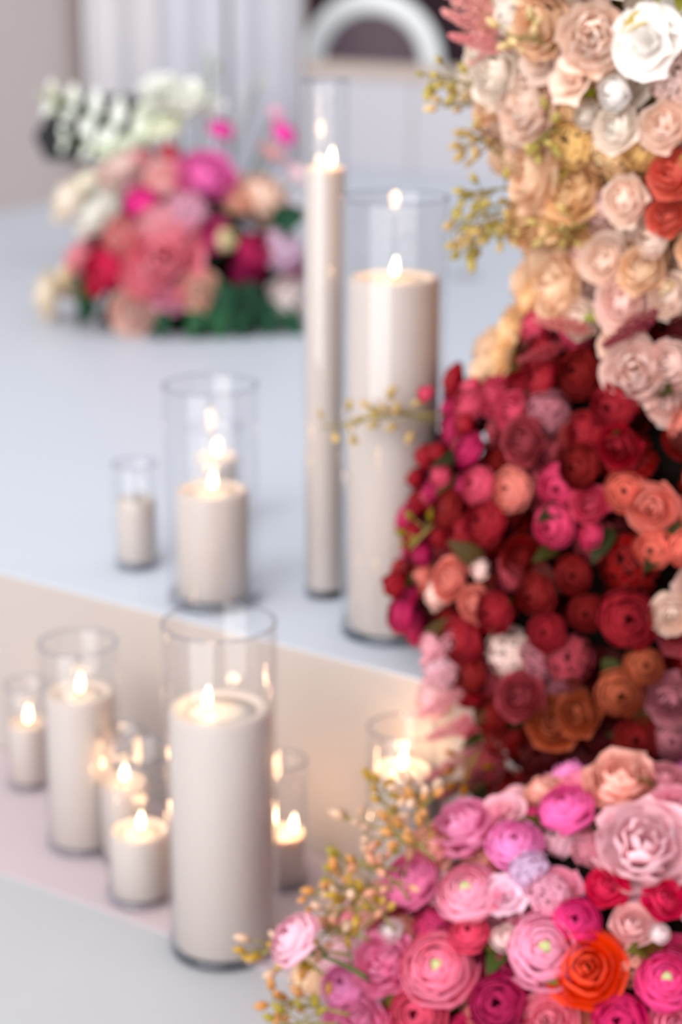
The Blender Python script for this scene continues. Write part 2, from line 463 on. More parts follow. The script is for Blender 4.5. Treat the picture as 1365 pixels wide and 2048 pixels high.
# px, py of the foot centre, floor height, glass radius and height, candle radius and height
candle_set(450, 1893, 0, 0.0505, 0.314, 0.0455, 0.236, 'nearest the camera, beside the lone pale pink bloom', 'thick and tall, nearest the camera, beside the lone pale pink bloom', fpx=-0.012)
candle_set(783, 1262, ZP, 0.0515, 0.432, 0.0435, 0.358, 'wide and tallest but one, at the edge of the red flowers', 'thick and tallest, standing against the red flowers', power=0.34)
candle_set(652, 1188, ZP, 0.0235, 0.530, 0.0200, 0.447, 'very tall and slim, left of the wide tall one', 'slender and very tall in the slimmest glass', power=0.25, fpx=0.006)
candle_set(429, 1200, ZP, 0.0485, 0.230, 0.0375, 0.121, 'with dark rim, standing on the platform edge above the nearest candle', 'pinkish ivory, on the platform edge in the dark-rimmed glass', power=0.22)
candle_set(276, 1132, ZP, 0.0250, 0.116, 0.0215, 0.078, 'small, alone at the far left on the platform', 'small and unlit, alone at the far left on the platform', lit=False)
candle_set(436, 1052, ZP, 0.0310, 0.120, 0.0240, 0.086, 'small, on the platform hidden behind the dark-rimmed glass', 'small, its top seen through the dark-rimmed glass', power=0.2)
candle_set(172, 1688, 0, 0.0390, 0.217, 0.0340, 0.166, 'of medium height, second from the left on the lower floor', 'of medium height, second from the left on the lower floor', power=0.10)
candle_set(62, 1572, 0, 0.0245, 0.118, 0.0205, 0.075, 'small, leftmost in the picture on the lower floor', 'small, leftmost in the picture on the lower floor', power=0.08)
candle_set(285, 1795, 0, 0.0340, 0.152, 0.0285, 0.072, 'short, on the pink reflection strip left of the nearest candle', 'short and squat, left of the nearest candle')
candle_set(253, 1718, 0, 0.0250, 0.136, 0.0225, 0.085, 'narrow, between the short one and the one of medium height', 'narrow, glowing behind the short squat one', power=0.2)
candle_set(566, 1768, 0, 0.0250, 0.130, 0.0215, 0.056, 'small, half hidden right of the nearest candle', 'small, half hidden right of the nearest candle', power=0.6, fpx=0.01)
candle_set(802, 1800, 0, 0.0330, 0.178, 0.0280, 0.137, 'short, by the riser behind the orange sprigs', 'burning by the riser behind the orange sprigs', power=0.5)

# ------------------------------------------------------------------ flower meshes (each bloom one connected mesh)
def bloom(name, rings, seed, rows=5, cols=4, ruffle=0.04, droop=0.25):
    R = random.Random(seed); vs = [(0, 0, -0.42)]; fs = []; at = [(0.5, 0.0)]
    for ri, (n, rm, zm, rr, zr, span) in enumerate(rings):
        a0 = R.uniform(0, 6.28)
        for k in range(n):
            ac = a0 + 2 * PI * k / n + R.uniform(-.12, .12)
            sc_ = R.uniform(0.92, 1.08); pr = R.random(); dz = R.uniform(-.05, .05)
            st = len(vs)
            for i in range(1, rows + 1):
                v = i / rows
                wp = 0.30 + 0.70 * math.sin(PI * min(v, 0.68) / 1.36)
                if v > 0.9: wp *= 0.82
                for j in range(cols + 1):
                    u = 2 * j / cols - 1
                    zt = zr + dz - droop * abs(u) ** 2.2
                    r = 2 * v * (1 - v) * rm + v * v * rr
                    z = (1 - v) ** 2 * -0.42 + 2 * v * (1 - v) * zm + v * v * zt
                    r = r * sc_ + 0.05 * abs(u) * v + R.uniform(-ruffle, ruffle) * v
                    z += R.uniform(-ruffle, ruffle) * v
                    a = ac + u * span * wp
                    vs.append((r * math.cos(a), r * math.sin(a), z)); at.append((pr, v))
            w = cols + 1
            for j in range(cols): fs.append((0, st + j, st + j + 1))
            for i in range(rows - 1):
                for j in range(cols):
                    a = st + i * w + j; fs.append((a, a + w, a + w + 1, a + 1))
    me = me_from(name, vs, fs)
    ca = me.color_attributes.new('pet', 'FLOAT_COLOR', 'POINT')
    for i, (p, v) in enumerate(at): ca.data[i].color = (p, v, 0, 1)
    me.materials.append(PETAL)
    return me
ROSE = [(2, .30, .35, .06, .62, 1.7), (3, .46, .25, .20, .62, 1.25), (3, .66, .12, .36, .58, 1.2), (4, .84, 0, .56, .48, .98), (5, .98, -.12, .80, .32, .85), (5, 1.0, -.30, 1.02, .08, .80)]
RANU = [(3, .42, .50, .12, .60, 1.1), (4, .58, .44, .20, .62, .95), (5, .70, .36, .32, .62, .85), (5, .84, .26, .44, .58, .85), (6, .98, .14, .58, .52, .75), (6, 1.12, 0, .72, .40, .75), (6, 1.2, -.16, .88, .22, .75)]
PEON = [(4, .40, .40, .14, .62, .9), (5, .60, .30, .34, .62, .8), (6, .78, .15, .54, .54, .72), (6, .92, -.02, .78, .40, .72), (7, 1.0, -.2, 1.0, .18, .66)]
OPEN = [(4, .30, .15, .30, .46, .9), (5, .45, 0, .68, .38, .78), (6, .55, -.2, 1.02, .16, .70)]
BUD = [(2, .55, .30, .08, .85, 1.7), (3, .72, .20, .22, .84, 1.2), (3, .86, .05, .40, .74, 1.15), (4, .95, -.1, .66, .45, .9)]
KIND = {
    'rose': [bloom('rose', ROSE, s) for s in (1, 2, 3)],
    'ranunculus': [bloom('ranunculus', RANU, s, ruffle=0.02, droop=0.14) for s in (4, 5, 6)],
    'peony': [bloom('peony', PEON, s, ruffle=0.09, droop=0.12) for s in (7, 8, 9)],
    'open_bloom': [bloom('open_bloom', OPEN, s, ruffle=0.06, droop=0.18) for s in (10, 11, 12)],
    'rosebud': [bloom('rosebud', BUD, s, rows=5, ruffle=0.02) for s in (13, 14)],
}
BUTTON = lathe_me('button', [(0, 0.20), (0.15, 0.24), (0.19, 0.36), (0.15, 0.50), (0.07, 0.54), (0, 0.53)], 14)

def cluster_me(name, seed, n=46):
    """rounded head of four-petalled florets grown on short stalks from one foot"""
    R = random.Random(seed); vs = [(0, 0, -0.4)]; fs = []; at = [(0.5, 0)]
    for k in range(n):
        zz = 1 - (k + 0.5) / n * 1.25; ph = k * 2.39996
        rr = math.sqrt(max(0, 1 - zz * zz)); nrm = Vector((rr * math.cos(ph), rr * math.sin(ph), zz))
        c = nrm * R.uniform(0.78, 1.0); c.z *= 0.75
        a = nrm.orthogonal().normalized(); b = nrm.cross(a); s = R.uniform(0.20, 0.28); tw = R.uniform(0, 1.5); pr = R.random()
        ci = len(vs); vs.append(tuple(c)); at.append((pr, 0.3))
        fs.append((0, ci, ci)) if False else None
        for q in range(4):
            e = tw + q * PI / 2
            d = a * math.cos(e) + b * math.sin(e); sd = b * math.cos(e) - a * math.sin(e)
            i = len(vs)
            vs += [tuple(c + d * s * 0.6 + sd * s * 0.5 + nrm * s * 0.1), tuple(c + d * s * 1.15 + nrm * s * R.uniform(-.2, .3)), tuple(c + d * s * 0.6 - sd * s * 0.5 + nrm * s * 0.1)]
            at += [(pr, 0.8), (pr, 1.0), (pr, 0.8)]
            fs += [(ci, i + 2, i + 1), (ci, i + 1, i)]
        i = len(vs); vs.append(tuple(c * 0.94 + a * 0.03)); at.append((pr, 0)); fs.append((0, i, ci))
    me = me_from(name, vs, fs)
    ca = me.color_attributes.new('pet', 'FLOAT_COLOR', 'POINT')
    for i, (p, v) in enumerate(at): ca.data[i].color = (p, v, 0, 1)
    me.materials.append(PETAL)
    return me
KIND['hydrangea'] = [cluster_me('hydrangea', s) for s in (21, 22)]

def plume_me(name, seed, n=190):
    """feathery plume along +Z, length 1, grown on fine side stalks of one stem"""
    R = random.Random(seed); vs, fs, at = [], [], []
    pts = [Vector((0, 0, -0.15 + 1.15 * i / 7)) for i in range(8)]
    tube_geo(vs, fs, pts, [0.016 - 0.0018 * i for i in range(8)], 5); at += [(0.4, 0.0)] * len(vs)
    for k in range(n):
        t = (k + R.random()) / n
        env = 0.19 * (1 - t) ** 0.8 * min(1, 0.35 + t * 4) + 0.012
        ph = k * 2.39996 + R.uniform(-.3, .3); ro = env * R.uniform(0.45, 1.0)
        p0 = Vector((0, 0, t * 0.96)); d = Vector((math.cos(ph), math.sin(ph), 0.9)).normalized()
        c = p0 + Vector((math.cos(ph) * ro, math.sin(ph) * ro, ro * 0.8)); s = R.uniform(0.022, 0.036); pr = R.random()
        a = d.orthogonal().normalized(); b = d.cross(a)
        i = len(vs)
        vs += [p0, c - d * s, c + a * s * .7, c + b * s * .7, c - a * s * .7, c - b * s * .7, c + d * s * 1.5]
        at += [(pr, 0.1), (pr, 0.3)] + [(pr, 0.8)] * 4 + [(pr, 1.0)]
        for q in range(4):
            m_, n_ = i + 2 + q, i + 2 + (q + 1) % 4
            fs += [(i + 1, n_, m_), (m_, n_, i + 6)]
        fs.append((i, i + 1, i + 2))
    me = me_from(name, vs, fs)
    ca = me.color_attributes.new('pet', 'FLOAT_COLOR', 'POINT')
    for i, (p, v) in enumerate(at): ca.data[i].color = (p, v, 0, 1)
    me.materials.append(PETAL)
    return me
KIND['astilbe_plume'] = [plume_me('astilbe_plume', s) for s in (31, 32)]

def leaf_me(name, seed):
    R = random.Random(seed); vs, fs, at = [], [], []
    n = 7; bend = R.uniform(0.25, 0.5)
    for i in range(n + 1):
        v = i / n; w = 0.26 * math.sin(PI * v ** 0.8) ** 0.9 + 0.012
        y = v; z = -bend * v * v
        vs += [(-w, y, z + 0.10 * w / 0.26), (0, y, z), (w, y, z + 0.10 * w / 0.26)]; at += [(0.5, v)] * 3
        if i:
            a = (i - 1) * 3; fs += [(a, a + 1, a + 4, a + 3), (a + 1, a + 2, a + 5, a + 4)]
    me = me_from(name, vs, fs)
    ca = me.color_attributes.new('pet', 'FLOAT_COLOR', 'POINT')
    for i, (p, v) in enumerate(at): ca.data[i].color = (p, v, 0, 1)
    me.materials.append(LEAF)
    return me
KIND['leaf'] = [leaf_me('leaf', s) for s in (41, 42)]

def pigment(h):
    c = hexc(h)[:3]; mx_ = max(c); mn = min(c)
    g = min(1.22, 0.93 / mx_) if mn > 0.12 else (0.80 if mx_ < 0.6 else 1.0)
    k = 1.0 if mn > 0.12 else 1.12
    lum = sum(c) / 3
    return tuple(min(0.95, max(0.002, (lum + (x - lum) * k) * g)) for x in c) + (1.0,)
def put(root, kind, pos, nrm, size, colr, button=None, label=None, spin=None):
    """one bloom (radius size) at world pos facing nrm, child of root"""
    o = bpy.data.objects.new(kind, rnd.choice(KIND[kind]))
    o.parent = root; col.objects.link(o)
    q = nrm.normalized().to_track_quat('Z', 'Y') @ Quaternion((0, 0, 1), spin if spin is not None else rnd.uniform(0, 6.28))
    o.location = pos - root.location; o.rotation_mode = 'QUATERNION'; o.rotation_quaternion = q
    o.scale = (size, size, size * rnd.uniform(0.92, 1.1)); o.color = pigment(colr)
    if button:
        b = bpy.data.objects.new('flower_center', BUTTON); b.parent = o; col.objects.link(b)
        if not BUTTON.materials: BUTTON.materials.append(MATS['button'])
    if label: o['label'] = label
    return o
def put_leaf(root, pos, direc, nrm, size, colr):
    o = bpy.data.objects.new('leaf', rnd.choice(KIND['leaf'])); o.parent = root; col.objects.link(o)
    y = direc.normalized(); z = (nrm - y * nrm.dot(y)).normalized(); x = y.cross(z)
    o.rotation_mode = 'QUATERNION'; o.rotation_quaternion = Matrix((x, y, z)).transposed().to_quaternion()
    o.location = pos - root.location; o.scale = (size,) * 3; o.color = hexc(colr)
    return o
def sprig(root, base, tip, n, bud_cols, sag=0.012, bud=0.006, stem='stem_olive', spread=0.02, stem_r=0.0010):
    """fine stem with side stalks; the buds of one stem are a part of their own"""
    base = base - root.location; tip = tip - root.location
    mid = (base + tip) / 2 + Vector((rnd.uniform(-1, 1), rnd.uniform(-1, 1), rnd.uniform(0.2, 1))) * sag
    pts = bez(base, mid, tip, 9); vs, fs = [], []
    tube_geo(vs, fs, pts, [stem_r * (1.6 - i * 0.1) for i in range(9)], 5)
    bv, bf, at = [], [], []
    for k in range(n):
        t = 0.25 + 0.75 * (k + rnd.random() * 0.6) / n
        i = min(7, int(t * 8)); p = pts[i].lerp(pts[i + 1], t * 8 - i)
        ax = (pts[i + 1] - pts[i]).normalized()
        d = (ax * 0.7 + Vector((rnd.gauss(0, 1), rnd.gauss(0, 1), rnd.gauss(0, 1))).normalized()).normalized()
        q = p + d * spread * rnd.uniform(0.5, 1.1) * (1.15 - 0.5 * t)
        tube_geo(vs, fs, [p, (p + q) / 2 + UP * 0.001, q], [stem_r * 0.8, stem_r * 0.7, stem_r * 0.6], 4)
        s = bud * rnd.uniform(0.7, 1.25); a = d.orthogonal().normalized(); b = d.cross(a); st = len(bv); pr = rnd.random()
        bv.append(q - d * s * 0.3); at.append((pr, 0.1))
        for zz, r in ((0.35, 0.52), (1.0, 0.58), (1.6, 0.34)):
            for e in range(6):
                w = 2 * PI * e / 6; bv.append(q + d * s * zz + (a * math.cos(w) + b * math.sin(w)) * s * r); at.append((pr, zz / 2))
        bv.append(q + d * s * 2.0); at.append((pr, 1.0))
        for e in range(6):
            f = (e + 1) % 6
            bf.append((st, st + 1 + f, st + 1 + e))
            for r in range(2): bf.append((st + 1 + 6 * r + e, st + 1 + 6 * r + f, st + 7 + 6 * r + f, st + 7 + 6 * r + e))
            bf.append((st + 13 + e, st + 13 + f, st + 19))
    so = mesh_obj('sprig', me_from('sprig', vs, fs), MATS[stem], root)
    me = me_from('buds', bv, bf)
    ca = me.color_attributes.new('pet', 'FLOAT_COLOR', 'POINT')
    for i, (p, v) in enumerate(at): ca.data[i].color = (p, v, 0, 1)
    bo = mesh_obj('buds', me, PETAL, so); bo.color = hexc(rnd.choice(bud_cols)); bo['kind'] = 'stuff'
    return so

# ------------------------------------------------------------------ tall floral column on the right
CY, CR = 1.80, 0.245
SIL = [(935, -420), (925, -200), (940, 0), (950, 150), (1000, 250), (1020, 350), (1078, 480), (1085, 590), (1035, 690), (985, 770), (915, 820), (880, 900), (860, 980), (830, 1070), (805, 1180), (815, 1270), (865, 1340), (880, 1430), (895, 1520), (900, 1640), (905, 1980)]
silw = []
for x, y in SIL:
    p = on_y(x, y, CY - 0.05); silw.append((p.z, p.x))
silw.sort()
def xl(z):
    if z <= silw[0][0]: return silw[0][1]
    for (z0, x0), (z1, x1) in zip(silw, silw[1:]):
        if z <= z1: return x0 + (x1 - x0) * (z - z0) / (z1 - z0)
    return silw[-1][1]
def axis(z): return Vector((xl(z) + CR, CY, z))
def col_hit(px, py, grow=0.0):
    d = ray(px, py).normalized(); t = 1.0
    for _ in range(400):
        p = CAM + d * t; c = axis(p.z)
        g = math.hypot(p.x - c.x, p.y - c.y) - CR - grow
        if g < 0.001: return p
        t += max(0.002, g * 0.5)
        if t > 2.4: break
    # just outside the silhouette: take the nearest point on the axis depth
    return on_y(px, py, CY - 0.08)
def col_nrm(p):
    c = axis(p.z); n = Vector((p.x - c.x, p.y - c.y, 0.0)).normalized(); n.z = 0.22
    return n.normalized()
ZTOP = silw[-1][0]
column = empty('floral_column', (axis(0.1).x, CY, 0.0))
tag(column, 'tall flower column fading from peach and cream down to crimson, at the right', 'floral arrangement')
def core(root, z0, z1, inset, mat, name='foliage_core'):
    vs, fs = [], []; n, seg = 36, 40; R = random.Random(5)
    for i in range(n + 1):
        z = z0 + (z1 - z0) * i / n; c = axis(z)
        for j in range(seg):
            a = 2 * PI * j / seg; r = CR - inset + R.uniform(-0.012, 0.012)
            vs.append(Vector((c.x + r * math.cos(a), c.y + r * math.sin(a), z)) - root.location)
    for i in range(n):
        for j in range(seg):
            k = (j + 1) % seg; fs.append((i * seg + j, i * seg + k, (i + 1) * seg + k, (i + 1) * seg + j))
    fs.append(tuple(reversed(range(seg)))); fs.append(tuple(n * seg + j for j in range(seg)))
    return mesh_obj(name, me_from(name, vs, fs), MATS[mat], root)
ZSPLIT = col_hit(1150, 640).z
core(column, 0.0, ZSPLIT, 0.045, 'core_shade')
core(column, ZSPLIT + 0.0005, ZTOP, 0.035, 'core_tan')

C = dict(cream='#f6e9dc', white='#efe9e4', peach='#efcdac', tan='#e0bb8c', gold='#d3ab6c', pale='#f7dccb', blush='#f3d2c8', coral='#dd7060',
         dusty='#b8505a', crimson='#a80e30', dark='#86081a', burg='#4c0812', rose='#cf5068', salmon='#d2786a', mauve='#a8646e', copper='#b65c40',
         pink='#e98db0', hot='#e0357f', palepink='#f1c3d0', magenta='#c2175f', orange='#ea5526', lilac='#dfa9cf', raspberry='#d8486f')
ZONES = [  # px, py, palette, kinds
    (930, 30, ['#e0a09a', '#dd8f8c'], ['hydrangea']), (1010, 60, ['cream', 'gold'], ['hydrangea', 'open_bloom']),
    (1090, 50, ['peach', 'cream'], ['peony']), (1180, 60, ['pale', 'cream'], ['peony', 'open_bloom']), (1300, 90, ['white', 'cream'], ['open_bloom', 'peony']),
    (1000, 140, ['cream', 'white'], ['peony']), (1090, 150, ['cream', 'pale'], ['peony', 'open_bloom']), (1200, 170, ['cream', 'peach'], ['open_bloom']),
    (1030, 230, ['peach', 'pale'], ['peony']), (1130, 250, ['tan', 'gold', 'copper'], ['hydrangea']), (1250, 230, ['cream', 'pale'], ['rose', 'rosebud']),
    (1340, 240, ['blush', 'palepink'], ['rose']), (1050, 330, ['peach', 'tan'], ['peony', 'hydrangea']), (1150, 330, ['tan', 'peach'], ['hydrangea', 'peony']),
    (1250, 300, ['tan', 'gold'], ['hydrangea']), (1345, 350, ['coral'], ['rose']), (1090, 400, ['peach', 'tan'], ['peony']), (1150, 430, ['gold', 'tan'], ['hydrangea', 'open_bloom']),
    (1260, 400, ['pale', 'blush'], ['rose', 'rosebud']), (1310, 480, ['pale', 'peach'], ['rosebud', 'rose']), (1350, 430, ['peach', 'coral'], ['rose']),
    (1210, 510, ['pale', 'blush'], ['rose']), (1120, 540, ['peach', 'tan'], ['peony']), (1240, 600, ['blush', 'pale'], ['rose']), (1150, 620, ['tan', 'pale'], ['rose']),
    (1340, 560, ['peach', 'pale'], ['rose']), (1010, 710, ['tan', 'peach'], ['open_bloom', 'peony']), (1090, 680, ['rose', 'salmon', 'dusty'], ['hydrangea', 'rose']),
    (1200, 680, ['dusty', 'salmon'], ['hydrangea']), (1320, 640, ['dusty', 'burg'], ['hydrangea']), (1280, 740, ['blush', 'pale'], ['rose', 'peony']), (1345, 740, ['palepink', 'blush'], ['rose']),
    (1080, 770, ['crimson', 'rose'], ['rose', 'ranunculus']), (1150, 800, ['crimson', 'dark', 'salmon'], ['ranunculus']), (1230, 820, ['crimson', 'dusty'], ['ranunculus', 'rose']),
    (920, 850, ['crimson', 'rose', 'magenta'], ['ranunculus', 'rosebud']), (1050, 880, ['mauve', 'dusty'], ['hydrangea', 'rose']), (1300, 880, ['salmon', 'dusty', 'dusty'], ['hydrangea', 'rose']),
    (1180, 920, ['dark', 'crimson'], ['ranunculus', 'rose']), (910, 960, ['rose', 'crimson', 'magenta'], ['ranunculus', 'rosebud']), (1000, 980, ['crimson', 'salmon'], ['ranunculus']),
    (1110, 1040, ['rose', 'raspberry', 'salmon'], ['ranunculus', 'rose']), (1310, 1000, ['salmon', 'coral', 'dusty'], ['ranunculus', 'rose']), (930, 1060, ['dark', 'crimson'], ['ranunculus']),
    (1010, 1090, ['dark', 'crimson', 'rose'], ['ranunculus']), (850, 1100, ['crimson', 'magenta'], ['ranunculus', 'rosebud']), (890, 1160, ['salmon', 'blush'], ['rose', 'rosebud']), (960, 1190, ['salmon', 'copper'], ['rose']),
    (1100, 1150, ['dark', 'crimson'], ['ranunculus', 'rose']), (1310, 1110, ['coral', 'copper'], ['ranunculus']), (1230, 1150, ['burg', 'dark'], ['hydrangea']), (1340, 1170, ['blush', 'salmon'], ['rose']), (1350, 1240, ['pale', 'palepink'], ['rose']),
    (795, 1210, ['crimson', 'magenta'], ['ranunculus', 'rosebud']), (940, 1290, ['crimson', 'dark'], ['ranunculus']), (1020, 1230, ['dark', 'crimson'], ['ranunculus']), (1110, 1260, ['crimson', 'dark'], ['ranunculus']),
    (1250, 1240, ['crimson', 'rose'], ['ranunculus', 'rose']), (1070, 1320, ['mauve', 'dusty', 'blush'], ['hydrangea']), (1290, 1330, ['dark', 'copper', 'crimson'], ['ranunculus']), (860, 1340, ['palepink', 'blush'], ['hydrangea']),
    (950, 1360, ['crimson', 'dark'], ['ranunculus', 'rose']), (1030, 1400, ['dusty', 'salmon', 'dark'], ['rose']), (1110, 1440, ['copper', 'copper'], ['rose']), (1340, 1400, ['mauve', 'rose'], ['ranunculus', 'rose']),
    (1270, 1470, ['dark', 'crimson', 'burg'], ['ranunculus']), (900, 1450, ['rose', 'blush', 'dusty'], ['hydrangea']), (960, 1500, ['dark', 'dusty'], ['hydrangea', 'ranunculus']), (1050, 1530, ['burg', 'dark'], ['hydrangea']), (1180, 1520, ['burg'], ['hydrangea']),
    (880, 1560, ['mauve', 'dusty'], ['hydrangea']),
]
def zone(px, py):
    best = None
    for z in ZONES:
        d = (z[0] - px) ** 2 + (z[1] - py) ** 2
        if best is None or d < best[0]: best = (d, z)
    return best[1]
placed = []
def cname(c): return C.get(c, c)
def try_col(p, size, kind, colr, gap, nrm=None):
    for q, s in placed:
        if (p - q).length < gap * (s + size): return False
    n = nrm or col_nrm(p)
    n = (n + Vector((rnd.uniform(-.3, .3), rnd.uniform(-.25, .1), rnd.uniform(-.15, .3)))).normalized()
    put(column, kind, p, n, size, cname(colr), button=False)
    placed.append((p, size)); return True
# the blooms that stand out in the photograph (px, py, width in px, kind, colour)
KEY = [(885, 1335, 90, 'hydrangea', 'palepink'), (872, 1400, 90, 'hydrangea', '#efc0c4'), (895, 1455, 80, 'hydrangea', 'blush'), (905, 1525, 76, 'hydrangea', '#c98a90'), (868, 1290, 70, 'hydrangea', '#e9a9b4'), (1300, 85, 150, 'open_bloom', 'white'), (1190, 75, 150, 'peony', 'pale'), (1085, 50, 140, 'peony', 'peach'), (1000, 150, 130, 'peony', 'cream'), (1060, 215, 150, 'peony', 'pale'), (1150, 150, 120, 'open_bloom', 'pale'),
       (1080, 350, 160, 'peony', 'peach'), (1235, 190, 100, 'rosebud', 'white'), (1330, 250, 110, 'rose', 'pale'), (1345, 345, 110, 'rose', 'coral'), (1250, 400, 105, 'rose', 'pale'), (1310, 480, 100, 'rosebud', 'pale'),
       (1210, 520, 110, 'rose', 'pale'), (1245, 605, 125, 'rose', 'blush'), (1125, 575, 150, 'peony', 'peach'), (1160, 640, 90, 'rose', 'pale'), (1010, 715, 110, 'open_bloom', 'tan'), (1275, 740, 140, 'peony', 'blush'), (1345, 730, 110, 'rose', 'blush'),
       (1230, 815, 110, 'ranunculus', 'crimson'), (1085, 765, 90, 'ranunculus', 'crimson'), (855, 790, 52, 'rosebud', 'rose'), (935, 815, 80, 'ranunculus', 'rose'), (880, 905, 60, 'rosebud', 'crimson'), (940, 900, 80, 'ranunculus', 'magenta'), (870, 985, 62, 'rosebud', 'magenta'), (960, 970, 90, 'ranunculus', 'rose'),
       (835, 1070, 80, 'rosebud', 'crimson'), (975, 1045, 110, 'ranunculus', 'crimson'), (1110, 1050, 100, 'ranunculus', 'raspberry'), (1180, 1010, 80, 'rose', 'rose'), (1185, 1070, 75, 'rosebud', 'raspberry'), (900, 1160, 95, 'rose', 'salmon'), (950, 1210, 80, 'rose', 'salmon'), (965, 1140, 60, 'rosebud', 'blush'),
       (795, 1170, 75, 'rosebud', 'crimson'), (805, 1230, 85, 'ranunculus', 'magenta'), (1150, 1150, 85, 'ranunculus', 'dark'), (1075, 1190, 95, 'ranunculus', 'dark'), (1310, 1100, 90, 'ranunculus', 'coral'), (1345, 1230, 90, 'rose', 'pale'), (925, 1280, 110, 'ranunculus', 'crimson'), (1095, 1265, 90, 'ranunculus', 'crimson'),
       (1255, 1240, 130, 'ranunculus', 'crimson'), (945, 1350, 85, 'ranunculus', 'dark'), (1290, 1330, 85, 'ranunculus', 'copper'), (1110, 1445, 115, 'rose', 'copper'), (1040, 1395, 100, 'rose', 'dusty'), (1345, 1400, 110, 'rose', 'mauve'), (1275, 1480, 110, 'ranunculus', 'dark'), (985, 1430, 90, 'ranunculus', 'dark')]
for px, py, w, kind, c in KEY:
    p = col_hit(px, py, 0.0)
    s = 0.5 * w * depth_of(p) / FPX
    try_col(p, s, kind, c, 0.2)
# fill between them: an outer layer, then a deeper one that shows in the gaps
for layer, tries in ((0, 3000), (1, 3000)):
    if layer: placed = []
    for k in range(tries):
        z = rnd.uniform(0.05, ZTOP - 0.03); ph = rnd.uniform(-PI * 0.74, PI * 0.26)      # 0 faces the viewer, negative to the left
        c = axis(z); n = Vector((math.sin(ph), -math.cos(ph), 0)); p = c + n * (CR + (rnd.uniform(-0.014, 0.006) if not layer else -0.026))
        x, y = project(p); zn = zone(x + rnd.gauss(0, 16), y + rnd.gauss(0, 16))
        low = z < ZSPLIT and 1000 < x < 1330 and y > 1080
        if low and rnd.random() < 0.45: continue
        kind = rnd.choice(zn[3]); colr = rnd.choice(zn[2])
        if layer:
            if low and rnd.random() < 0.4: continue
            kind = rnd.choice(['hydrangea', 'rose', 'open_bloom'])
            if z < ZSPLIT: colr = rnd.choice(['burg', 'dark', 'dusty', colr])
        size = {'hydrangea': rnd.uniform(0.022, 0.028), 'peony': rnd.uniform(0.024, 0.031), 'rosebud': rnd.uniform(0.014, 0.019)}.get(kind, rnd.uniform(0.017, 0.024))
        if kind == 'hydrangea' and not layer: p = p - n * 0.012
        try_col(p, size, kind, colr, 0.66 if not layer else 0.72)
# plumes at the left edge
def plume(root, px, py, tx, ty, dy, colr, size=None):
    a = col_hit(px, py) if root is column else on_y(px, py, dy)
    b = on_y(tx, ty, a.y + (0.0 if root is column else 0.0))
    put(root, 'astilbe_plume', a, (b - a), (b - a).length, colr)
for px, py, tx, ty, c in [(1000, 70, 880, 20, '#e0a09c'), (1010, 100, 900, 70, '#dd8f8f'), (1000, 40, 870, -30, '#e3aaa2'), (990, 110, 930, 130, '#e6b5a8'),
                          (930, 1260, 838, 1330, '#e9a9b4'), (930, 1330, 835, 1370, '#e8b3bb'), (930, 1380, 840, 1430, '#e2a3aa'), (950, 1440, 848, 1480, '#d88f96'), (950, 1500, 858, 1560, '#b9727c'), (970, 1540, 880, 1600, '#a85a64'),
                          (1130, 690, 1040, 720, '#c4565e'), (1180, 660, 1070, 640, '#cf7a74'), (1320, 620, 1210, 690, '#a84a54')]:
    plume(column, px, py, tx, ty, 0, c)
# leaves in the gaps
for k in range(230):
    z = rnd.uniform(0.08, ZTOP - 0.03); ph = rnd.uniform(-PI * 0.75, PI * 0.3)
    c = axis(z); n = Vector((math.sin(ph), -math.cos(ph), 0)); p = c + n * (CR - 0.012)
    x, y = project(p)
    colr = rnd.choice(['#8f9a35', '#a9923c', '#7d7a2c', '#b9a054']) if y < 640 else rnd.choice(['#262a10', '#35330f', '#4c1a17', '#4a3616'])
    d = (n * 1.0 + Vector((rnd.gauss(0, .7), rnd.gauss(0, .4), rnd.gauss(0, .8)))).normalized()
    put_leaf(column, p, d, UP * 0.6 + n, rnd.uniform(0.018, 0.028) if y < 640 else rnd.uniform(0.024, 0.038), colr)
# airy sprigs that reach out to the left
TANB = ['#e8cb98', '#dcbc80', '#d6b878', '#c9b56a']
for px, py, tx, ty, n in [(990, 190, 855, 150, 10), (990, 230, 890, 215, 10), (1010, 290, 935, 290, 9), (1020, 330, 940, 265, 8), (1040, 400, 905, 470, 12), (1050, 420, 930, 500, 12), (1050, 380, 915, 400, 12), (1060, 430, 960, 440, 10), (1085, 470, 990, 470, 9),
                          (890, 830, 640, 858, 12), (880, 850, 740, 815, 12), (1130, 260, 1060, 290, 7), (1180, 450, 1090, 470, 9), (1110, 100, 1010, 70, 9), (960, 1500, 930, 1560, 7), (870, 1050, 820, 1100, 5)]:
    a = col_hit(px, py); b = on_y(tx, ty, a.y - 0.02)
    sprig(column, a, b, n, TANB if ty < 1000 else ['#8f7f2a', '#a86a2c'])

# ------------------------------------------------------------------ low pink arrangement in front
PC, PR = Vector((0.335, 1.52, 0.0)), Vector((0.36, 0.20, 0.225))
pinkroot = empty('floor_arrangement', (PC.x, PC.y, 0))
tag(pinkroot, 'low mound of pink ranunculus and roses with one orange bloom, in the foreground', 'floral arrangement')
def ell_hit(px, py, c, r):
    d = ray(px, py).normalized(); o = CAM - c
    a_ = Vector((d.x / r.x, d.y / r.y, d.z / r.z)); b_ = Vector((o.x / r.x, o.y / r.y, o.z / r.z))
    A_ = a_.dot(a_); B_ = 2 * a_.dot(b_); C_ = b_.dot(b_) - 1; D = B_ * B_ - 4 * A_ * C_
    if D >= 0: t = (-B_ - math.sqrt(D)) / (2 * A_)
    else: t = -B_ / (2 * A_)
    return CAM + d * t
def ell_nrm(p, c, r):
    q = p - c; return Vector((q.x / r.x ** 2, q.y / r.y ** 2, q.z / r.z ** 2)).normalized()
